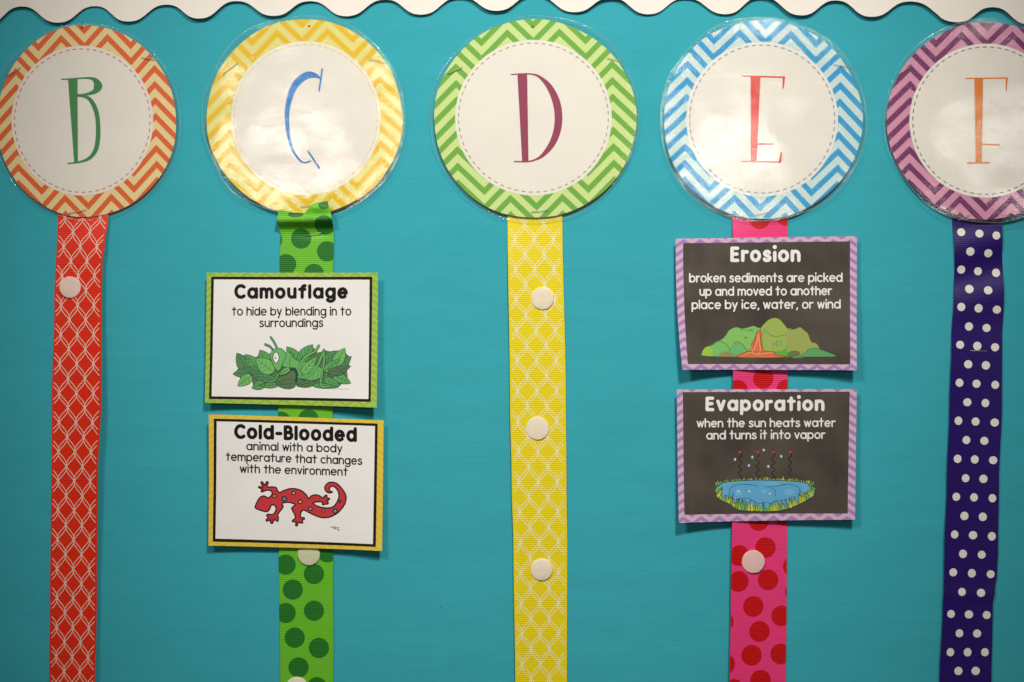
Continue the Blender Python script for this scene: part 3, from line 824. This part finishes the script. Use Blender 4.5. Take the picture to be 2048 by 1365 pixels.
# grasshopper among leaves
pr = Print(sf, 0.00016, 0.000012)
g = lambda pts: Z(440, 650, 6.827, pts)
LINE = ink('#24523a'); G = {'m': ink('#66ae64'), 'd': ink('#5f9460'), 'b': ink('#7cc66c'), 'k': ink('#5f7f58'), 'h': ink('#70bd6c')}
base = g([(200, 660), (255, 590), (240, 400), (350, 420), (500, 440), (560, 370), (680, 400), (900, 380), (1090, 480), (1270, 300), (1330, 380), (1440, 350), (1600, 380), (1720, 390), (1795, 450), (1740, 620), (1750, 740), (1620, 850), (1380, 850), (1250, 800), (1100, 825), (800, 830), (560, 830), (450, 830), (430, 720), (280, 800), (275, 700)])
pr.fill(base, G['k'], 0)
def leaf(bx, by, tx, ty, wd, sh, lay):
    N = 9; dx, dy = tx-bx, ty-by; l = math.hypot(dx, dy); ux, uy = dx/l, dy/l; nx, ny = -uy, ux
    Lp, Rp = [], []
    for k in range(N+1):
        t = k/N; h = wd/2*math.sin(math.pi*min(1, t*.93+.05))**.75*(1.05-.45*t) if 0 < k < N else 0
        Lp.append((bx+dx*t+nx*h, by+dy*t+ny*h)); Rp.append((bx+dx*t-nx*h, by+dy*t-ny*h))
    o = g(Lp+Rp[::-1][1:-1]); pr.fill(o, G[sh], lay); pr.stroke(o, .95, LINE, lay+1, True)
    pr.stroke(g([(bx, by), (bx+dx*.92, by+dy*.92)]), .75, LINE, lay+1)
    for t in (.25, .45, .65):
        hh = wd*.36*(1-t*.5)
        for sg in (-1, 1):
            pr.stroke(g([(bx+dx*t, by+dy*t), (bx+dx*(t+.16)+nx*hh*sg, by+dy*(t+.16)+ny*hh*sg)]), .6, LINE, lay+1)
LV = [(370, 640, 235, 385, 150, 'd'), (520, 600, 345, 405, 140, 'm'), (690, 590, 545, 345, 170, 'm'), (420, 650, 180, 672, 110, 'd'), (700, 680, 330, 590, 110, 'd'), (1090, 530, 912, 300, 150, 'm'), (1080, 500, 1270, 272, 150, 'm'),
      (1430, 500, 1640, 360, 130, 'd'), (1500, 700, 1800, 432, 130, 'd'), (1570, 560, 1708, 318, 140, 'b'), (1470, 690, 1790, 560, 100, 'k'), (1540, 680, 1790, 795, 120, 'm'), (1420, 640, 1640, 470, 110, 'm'), (740, 650, 492, 462, 185, 'b'), (440, 690, 245, 832, 125, 'b'),
      (780, 760, 420, 690, 100, 'd'), (620, 790, 438, 862, 110, 'm'), (800, 820, 540, 830, 70, 'm'), (1420, 740, 1640, 830, 90, 'm'), (1250, 820, 1620, 848, 60, 'm'), (1050, 800, 770, 815, 120, 'k'), (1300, 780, 1050, 830, 90, 'k'), (1480, 620, 1700, 660, 90, 'k')]
for i, a in enumerate(LV): leaf(a[0], a[1], a[2], a[3], a[4]*1.3, a[5], 2+i*1.2)
lay = 32
ab = spline(g([(1080, 500), (1150, 500), (1330, 560), (1410, 620), (1395, 710), (1280, 755), (1120, 740), (1050, 700)]), 4, True)
pr.fill(ab, G['h'], lay); pr.stroke(ab, .9, LINE, lay+1, True)
for x in (1150, 1220, 1290, 1350): pr.stroke(g([(x, 600), (x-20, 735)]), .6, LINE, lay+1)
th = spline(g([(905, 380), (980, 400), (1010, 460), (1090, 510), (1095, 620), (1060, 690), (1000, 600), (940, 590), (850, 550)]), 4, True)
pr.fill(th, G['h'], lay+2); pr.stroke(th, .9, LINE, lay+3, True); pr.stroke(g([(975, 420), (950, 500), (960, 590)]), .8, LINE, lay+3)
leaf(1110, 680, 1330, 430, 130, 'b', lay+4)
def limb(pts, wd, l):
    q = spline(g(pts), 5); pr.stroke(q, wd/6.827+1.5, LINE, l); pr.stroke(q, wd/6.827, G['h'], l+1)
limb([(1350, 285), (1290, 370), (1170, 440), (1095, 550), (1095, 680), (1170, 720), (1290, 620), (1370, 480), (1420, 345)], 26, lay+7)
limb([(1415, 350), (1425, 500), (1395, 660), (1385, 835), (1500, 838)], 20, lay+9)
limb([(960, 600), (1025, 605), (1050, 680), (1040, 765)], 22, lay+9)
limb([(900, 640), (800, 680), (755, 760), (680, 775)], 16, lay+9)
leaf(960, 590, 805, 690, 90, 'b', lay+12)
hd = spline(g([(700, 370), (745, 330), (830, 320), (890, 370), (900, 440), (862, 510), (835, 590), (795, 632), (750, 590), (700, 480), (685, 420)]), 4, True)
for a in ([(792, 350), (750, 250), (695, 168)], [(722, 335), (680, 290), (620, 264)]):
    q = spline(g(a), 4); pr.stroke(q, 4.2, ink('#3f6a52'), lay+14); pr.stroke(q, 2.6, ink('#5a9a78'), lay+15)
pr.fill(hd, G['h'], lay+16); pr.stroke(hd, .95, LINE, lay+17, True)
pr.circle(440+765/6.827, 650+447/6.827, 6.8, ink('#6a5540'), lay+18, 12); pr.circle(440+767/6.827, 650+447/6.827, 5.2, ink(WH), lay+19, 10.2)
pr.circle(440+758/6.827, 650+452/6.827, 1.2, ink('#8a5a4a'), lay+20, 2.4)
pr.build('grasshopper_picture', root)
pr = Print(sf, 0.00014)
random.seed(2)
x = 667
while x < 700:
    pr.stroke([(x, 778.6+random.uniform(-.5, .5)), (x+random.uniform(.5, 1.4), 778.2+random.uniform(-.6, .6))], .7, ink('#a59c98'), 1); x += random.uniform(1.2, 2.2)
pr.build('credit_line', root)

# --- Cold-Blooded
c2 = [(420, 828.4), (767.5, 841), (765, 1101), (418, 1091)]
M_yb = chevron('yellow_chevron_border', '#f0cc3a', '#f2d65c', 590, 960, 18, 14, 7, .8, 3, 0)
root, sf = card('white card with yellow border, headed Cold-Blooded, with a spotted red lizard', c2, M_yb, 0.0044, (0.004, 0.001, 0.0035, 0.002), 2)
panel('black_frame', root, sf, Z(400, 815, 4.626, [(138, 103), (1645, 150), (1630, 1287), (123, 1240)]), ink('#1d130d'), 0.00007)
panel('white_panel', root, sf, Z(400, 815, 4.626, [(163, 128), (1620, 173), (1603, 1262), (148, 1213)]), M_CARD, 0.00013)
zz = (400, 815, 4.626)
pr = Print(sf, 0.00013); tline(pr, 'Cold-Blooded', zz, 320, 1453, 292, 322, 112, 32, ink(INK), asc=1.34, gap=.60); pr.build('heading', root)
pr = Print(sf, 0.00013)
tline(pr, 'animal with a body', zz, 430, 1318, 398, 420, 62, 12.5, ink(INK), asc=1.40)
tline(pr, 'temperature that changes', zz, 243, 1503, 494, 534, 62, 12.5, ink(INK), asc=1.40)
tline(pr, 'with the environment', zz, 370, 1370, 606, 636, 62, 12.5, ink(INK), asc=1.40)
pr.build('body_text', root)
pr = Print(sf, 0.00015, 0.00002)
liz = [(195, 710), (205, 650), (235, 580), (280, 515), (330, 488), (380, 495), (425, 525), (470, 500), (497, 465), (505, 420), (485, 392), (430, 380), (372, 390), (330, 410), (303, 405), (315, 382), (335, 368), (290, 350), (255, 326), (264, 312), (318, 322), (322, 300), (298, 238), (322, 224), (352, 262), (360, 285), (385, 262), (405, 222), (432, 232), (418, 285), (412, 318), (470, 318), (575, 326), (600, 372), (640, 425), (700, 395), (800, 360), (900, 350), (1000, 368), (1080, 410), (1150, 480), (1180, 535), (1230, 490), (1310, 466), (1390, 485), (1448, 525), (1480, 488), (1522, 474), (1528, 520), (1575, 535), (1560, 560), (1530, 575), (1552, 610), (1535, 640), (1495, 640), (1445, 650), (1445, 610), (1400, 598), (1330, 598), (1268, 625), (1330, 668), (1440, 702), (1560, 710), (1650, 680), (1715, 600), (1750, 500), (1735, 400), (1690, 335), (1640, 306), (1590, 320), (1572, 360), (1590, 396), (1628, 412), (1582, 432), (1520, 410), (1485, 350), (1500, 290), (1560, 240), (1640, 232), (1720, 260), (1800, 340), (1860, 430), (1885, 510), (1870, 610), (1820, 700), (1740, 790), (1640, 855), (1530, 890), (1400, 885), (1250, 825), (1100, 752), (1062, 768), (1035, 820), (1042, 885), (1100, 892), (1106, 920), (1066, 940), (1075, 985), (1040, 990), (1000, 985), (968, 1042), (944, 1035), (946, 975), (890, 968), (888, 940), (925, 912), (940, 880), (915, 810), (870, 710), (940, 655), (880, 622), (800, 606), (690, 625), (712, 680), (680, 740), (612, 830), (625, 900), (608, 958), (552, 930), (512, 995), (480, 985), (470, 935), (412, 958), (395, 930), (430, 895), (405, 850), (430, 826), (520, 830), (575, 760), (575, 690), (540, 656), (490, 662), (460, 730), (420, 775), (360, 775), (270, 745)]
LZ = spline(Z(490, 940, 9.309, liz), 3, True)
pr.fill(LZ, ink('#cf3c42', .5, .3, .05), 0, 7); pr.stroke(LZ, 2.6, ink('#2c1012'), 1, True, stag=0)
for x, y, r, c in ((550, 488, 28, '#e6b468'), (908, 432, 30, '#e8b890'), (735, 540, 40, '#5b96d6'), (1030, 597, 32, '#f0c070'), (1218, 725, 33, '#8fa4bc'), (1462, 760, 22, '#e89a8a'), (1680, 768, 38, '#54a8dc'), (1770, 590, 18, '#b05a40')):
    X, Y = 490+x/9.309, 940+y/9.309; pr.circle(X, Y, (r+13)/9.309, ink('#4a1c20'), 2, n=18); pr.circle(X, Y, r*.72/9.309, ink(c), 3, n=16)
pr.stroke(Z(490, 940, 9.309, [(345, 640), (348, 655)]), 1.2, ink('#7a2028'), 2)
for a in ([(350, 262), (352, 310)], [(322, 322), (355, 335)], [(505, 880), (512, 930)], [(450, 890), (490, 905)], [(958, 930), (965, 985)], [(1500, 540), (1530, 575)], [(560, 880), (570, 925)]):
    pr.stroke(Z(490, 940, 9.309, a), .9, ink('#6a1c22'), 2)
pr.build('lizard_picture', root)
pr = Print(sf, 0.00014)
for st in ([(1600, 1068), (1640, 1062)], [(1615, 1052), (1632, 1082)], [(1662, 1055), (1662, 1100), (1690, 1098), (1668, 1078), (1686, 1062), (1664, 1055)], [(1700, 1072), (1700, 1100)], [(1716, 1074), (1745, 1070), (1722, 1108), (1750, 1104)], [(1728, 1120), (1765, 1124)]):
    pr.stroke(Z(490, 940, 9.309, st), .95, ink('#2a2422'), 1)
pr.build('signature', root)

# --- chalkboard cards
def mat_chalk(name, seed):
    t = NT(name); mp = t.new('Mapping'); t.link(t.uv(), mp.inputs[0]); mp.inputs['Location'].default_value = (seed, seed*2, 0); v = mp.outputs[0]
    a = t.noise(0.010, 3, 0.5, None, v); b = t.noise(1.0, 2, 0.6, (0.05, 0.004, 1), v); f = t.noise(0.5, 3, 0.7, None, v)
    c = t.ramp(a, [(0.3, lin('#2f2925')), (0.7, lin('#544b42'))])
    c = t.mix(t.math('MULTIPLY', b, 0.35), c, lin('#60574f')); c = t.mix(t.math('MULTIPLY', f, 0.12), c, lin('#8a7d70'))
    t.bsdf(c, 0.5, 0.35); return t.m
def lilac(name, px0, cy, h): return chevron(name, '#b389c8', '#e0bcd6', px0+h, cy, h, 17.8, 8.2, 0.66, 5.5, 0)
c3 = [(1351, 478), (1714, 472.7), (1710, 740.7), (1363, 739.6)]
root, sf = card('chalkboard card with lilac chevron border, headed Erosion, with green hills and orange lava', c3, lilac('lilac_chevron_border', 1367.5, 473, 16.62), 0.0050, (0.001, 0.0005, 0.0052, 0.0068), 3, 2.4)
panel('chalkboard_panel', root, sf, Z(1330, 450, 4.265, [(153, 157), (1578, 142), (1568, 1190), (188, 1187)]), mat_chalk('chalkboard_print', 10), 0.00008, 2.2)
zz = (1330, 450, 4.265); WI = ink(WH, var=.02)
pr = Print(sf, 0.00010); tline(pr, 'Erosion', zz, 556, 1156, 319, 318, 106, 30, WI, asc=1.36, gap=.62); pr.build('heading', root)
pr = Print(sf, 0.00010)
tline(pr, 'broken sediments are picked', zz, 203, 1513, 494, 489, 61, 12.5, WI, asc=1.42)
tline(pr, 'up and moved to another', zz, 291, 1422, 608, 602, 61, 12.5, WI, asc=1.42)
tline(pr, 'place by ice, water, or wind', zz, 223, 1495, 722, 716, 61, 12.5, WI, asc=1.42)
pr.build('body_text', root)
pr = Print(sf, 0.00012, 0.00002); v = lambda pts, n=4, c=True: spline(Z(1380, 620, 6.4, pts), n, c)
right = v([(890, 600), (885, 300), (900, 240), (940, 190), (1010, 125), (1085, 103), (1150, 125), (1210, 190), (1250, 240), (1330, 250), (1405, 222), (1450, 255), (1510, 310), (1550, 410), (1610, 430), (1650, 490), (1640, 540), (1500, 590)])
pr.fill(right, ink('#a3bc5c'), 0); pr.stroke(right, 1.0, ink('#5a6a30'), 1, True)
rr = v([(1250, 590), (1240, 260), (1330, 252), (1405, 226), (1450, 258), (1508, 312), (1546, 412), (1606, 433), (1640, 490), (1560, 590)]); pr.fill(rr, ink('#a2b05c'), 1)
left = v([(160, 590), (150, 550), (170, 500), (230, 467), (270, 450), (330, 408), (400, 380), (460, 320), (500, 260), (590, 222), (660, 240), (740, 225), (810, 207), (870, 230), (900, 262), (900, 600), (500, 600)])
pr.fill(left, ink('#8cc968'), 2); pr.stroke(left, 1.0, ink('#4c7a3a'), 3, True)
for a, c in (([(160, 585), (155, 530), (210, 470), (280, 450), (370, 405), (440, 432), (510, 510), (480, 560), (350, 590)], '#80c870'), ([(500, 590), (520, 480), (560, 430), (610, 412), (670, 445), (730, 520), (700, 595)], '#78bd78')):
    q = v(a); pr.fill(q, ink(c), 4); pr.stroke(v(a[2:-1], 4, False), 1.0, ink('#3f6a3a'), 5)
q = v([(160, 575), (160, 520), (215, 472), (270, 500), (280, 590)]); pr.fill(q, ink('#a4cf48'), 5)
q = v([(370, 590), (390, 550), (470, 532), (560, 570), (600, 600), (400, 600)]); pr.fill(q, ink('#9a9a5c'), 6)
q = v([(1240, 602), (1440, 570), (1520, 503), (1600, 490), (1720, 530), (1860, 592), (1700, 602)]); pr.fill(q, ink('#62a868'), 6); pr.stroke(q, .9, ink('#4a6a34'), 7, True)
q = v([(1090, 590), (1090, 540), (1180, 520), (1220, 490), (1260, 540), (1400, 590)]); pr.fill(q, ink('#62b850'), 5)
q = v([(1250, 580), (1290, 535), (1370, 530), (1400, 560), (1330, 590)]); pr.fill(q, ink('#7a7a4a'), 6); pr.stroke(q, .8, ink('#4c5a30'), 7, True)
for a in ([(1000, 300), (1060, 335), (1150, 335), (1230, 318)], [(640, 250), (720, 262), (800, 262)], [(900, 250), (920, 330)]): pr.stroke(v(a, 5, False), .8, ink('#6a8a40'), 7)
random.seed(8)
for cx_, cy_, nn, sp in ((970, 270, 9, 35), (1110, 420, 14, 60), (790, 260, 7, 40), (1120, 465, 8, 60)):
    for _ in range(nn): pr.circle(1380+(cx_+random.uniform(-sp, sp))/6.4, 620+(cy_+random.uniform(-22, 22))/6.4, 1.0, ink(random.choice(['#5aa890', '#6cba8a', '#4f9a7a'])), 7, n=8)
q = v([(700, 350), (722, 345), (728, 362), (706, 368)]); pr.fill(q, ink('#4f8a4a'), 7)
lava = v([(852, 285), (880, 268), (912, 290), (905, 380), (922, 470), (955, 528), (1085, 540), (1092, 572), (1180, 590), (1230, 602), (1050, 616), (820, 614), (600, 608), (650, 565), (765, 520), (792, 430), (840, 335)])
pr.fill(lava, ink('#e27a52'), 8); pr.stroke(lava, 1.1, ink('#8f3222'), 9, True)
for a in ([(870, 310), (860, 400), (830, 470), (820, 520)], [(880, 330), (890, 440), (900, 520), (870, 560)], [(700, 570), (780, 548), (870, 575), (960, 560), (1050, 548)], [(780, 470), (800, 540)]): pr.stroke(v(a, 5, False), 1.6, ink('#f0b070'), 10)
for a in ([(720, 530), (850, 540), (930, 525)], [(845, 350), (800, 490)]): pr.stroke(v(a, 5, False), .8, ink('#a03c28'), 10)
pr.build('volcano_hills_picture', root)

c4 = [(1353, 779.3), (1713.5, 778.7), (1708, 1039), (1356, 1044.6)]
root, sf = card('chalkboard card with lilac chevron border, headed Evaporation, with a blue pond ringed by grass', c4, lilac('lilac_pink_chevron_border', 1365, 777, 18.2), 0.0050, (0.002, 0.0005, 0.0034, 0.0052), 4)
panel('chalkboard_panel', root, sf, Z(1330, 760, 4.55, [(160, 112), (1680, 108), (1655, 1213), (170, 1222)]), mat_chalk('chalkboard_print', 500), 0.00008)
zz = (1330, 760, 4.55)
pr = Print(sf, 0.00010); tline(pr, 'Evaporation', zz, 367, 1451, 286, 285, 106, 30, WI, asc=1.36, gap=.62); pr.build('heading', root)
pr = Print(sf, 0.00010)
tline(pr, 'when the sun heats water', zz, 287, 1549, 434, 430, 61, 12.5, WI, asc=1.50)
tline(pr, 'and turns it into vapor', zz, 374, 1457, 544, 538, 61, 12.5, WI, asc=1.50)
pr.build('body_text', root)
pr = Print(sf, 0.00012, 0.000015); zp_ = lambda pts: Z(1410, 880, 8.533, pts)
pond = [(180, 850), (230, 780), (330, 730), (500, 705), (800, 690), (1100, 690), (1400, 700), (1600, 715), (1740, 745), (1840, 790), (1875, 860), (1855, 950), (1740, 1030), (1600, 1100), (1480, 1150), (1380, 1190), (1250, 1215), (1000, 1225), (780, 1220), (600, 1205), (520, 1160), (450, 1100), (330, 1060), (230, 1000), (190, 920)]
OL = ink('#22322a'); GR_ = [ink('#78b84c'), ink('#9cc850'), ink('#ecd848'), ink('#6cb46c'), ink('#c4d048')]
pq = spline(zp_(pond), 4, True)
random.seed(11)
def blade(x, y, ang, ln, wd, lay, st):
    ux, uy = math.sin(ang), -math.cos(ang); nx, ny = -uy, ux
    tp = [(x-nx*wd, y-ny*wd), (x+ux*ln, y+uy*ln), (x+nx*wd, y+ny*wd)]
    pr.fill(zp_(tp), random.choice(GR_), lay, 9, st); pr.stroke(zp_([tp[0], tp[1]]), .55, OL, lay+1); pr.stroke(zp_([tp[1], tp[2]]), .75, OL, lay+1)
for k in range(44):
    t = k/43; x = 200+1630*t; y = 700+70*abs(2*t-1)**3+2; blade(x, y, random.uniform(-.35, .35)+(t-.5)*.8, random.uniform(45, 105), random.uniform(16, 28), 0, k % 4)
pr.fill(pq, ink('#6cb4de'), 3); pr.stroke(pq, 1.3, OL, 4, True)
sh = spline(zp_([(330, 800), (520, 730), (900, 715), (1300, 720), (1600, 745), (1680, 830), (1600, 960), (1300, 1010), (1000, 1060), (700, 1000), (420, 960)]), 4, True)
pr.fill(sh, ink('#64b0dc'), 4)
for cx_, cy_, rx_, ry_ in ((1010, 880, 60, 40), (1430, 890, 80, 50), (570, 900, 60, 55), (1150, 745, 150, 22)): pr.circle(1410+cx_/8.533, 880+cy_/8.533, rx_/8.533, ink('#74bde2'), 5, ry_/8.533)
for cx_, cy_ in ((570, 878), (755, 880), (1105, 920)): pr.circle(1410+cx_/8.533, 880+cy_/8.533, 2.1, ink('#cfe6f2'), 6, n=10)
for a in ([(890, 780), (760, 768), (600, 762), (480, 790), (415, 860), (430, 960)], [(1030, 805), (1180, 800), (1400, 758), (1560, 790), (1620, 870), (1570, 970)], [(530, 1015), (700, 995), (800, 1030), (900, 1080), (1090, 1068)], [(1100, 1090), (1200, 1050), (1330, 1025), (1500, 1020)], [(1140, 830), (1200, 870), (1205, 960)]):
    pr.stroke(spline(zp_(a), 5), 1.0, ink('#2a5878'), 7)
bl = []
for k in range(74):
    t = k/73; i = 20+0; 
    # along the near bank from the left end round to the right end
    path = [(190, 880), (215, 980), (330, 1055), (450, 1095), (530, 1165), (620, 1200), (800, 1215), (1000, 1220), (1250, 1210), (1400, 1180), (1560, 1115), (1700, 1045), (1830, 960), (1862, 850)]
    f = t*(len(path)-1); a = min(int(f), len(path)-2); f -= a
    bl.append((path[a][0]+(path[a+1][0]-path[a][0])*f, path[a][1]+(path[a+1][1]-path[a][1])*f, t))
for k, (x, y, t) in enumerate(bl):
    blade(x, y-2, (.5-t)*1.2*(1 if abs(t-.5) > .3 else .4)+random.uniform(-.35, .35), random.uniform(100, 200)*(1 if .12 < t < .88 else .75), random.uniform(20, 32), 8+(k % 3)*2, k % 4)
for xs in (595, 900, 1165, 1450):
    pts = [(xs+28*math.sin((y-235)/19.5), y) for y in range(235, 668, 6)]; pr.stroke(zp_(pts), 1.35, ink('#1c120c'), 1)
    pr.circle(1410+(xs+2)/8.533, 880+203/8.533, 3.1, ink('#a8302c'), 3, n=14); pr.circle(1410+xs/8.533, 880+212/8.533, 1.0, ink('#f0a8a0'), 4, n=8)
    pr.stroke(zp_([(xs, 150), (xs+2, 180)]), 1.2, ink('#5a241c'), 2)
for x, y in ((512, 335), (750, 438), (808, 295), (1003, 176), (1080, 455), (1300, 283)):
    pr.circle(1410+x/8.533-.6, 880+y/8.533, 3.1, ink('#5f7488'), 2, 3.4, 14); pr.circle(1410+x/8.533, 880+y/8.533, 1.9, ink('#d6e6ec'), 3, 2.6, 12)
pr.build('pond_picture', root)
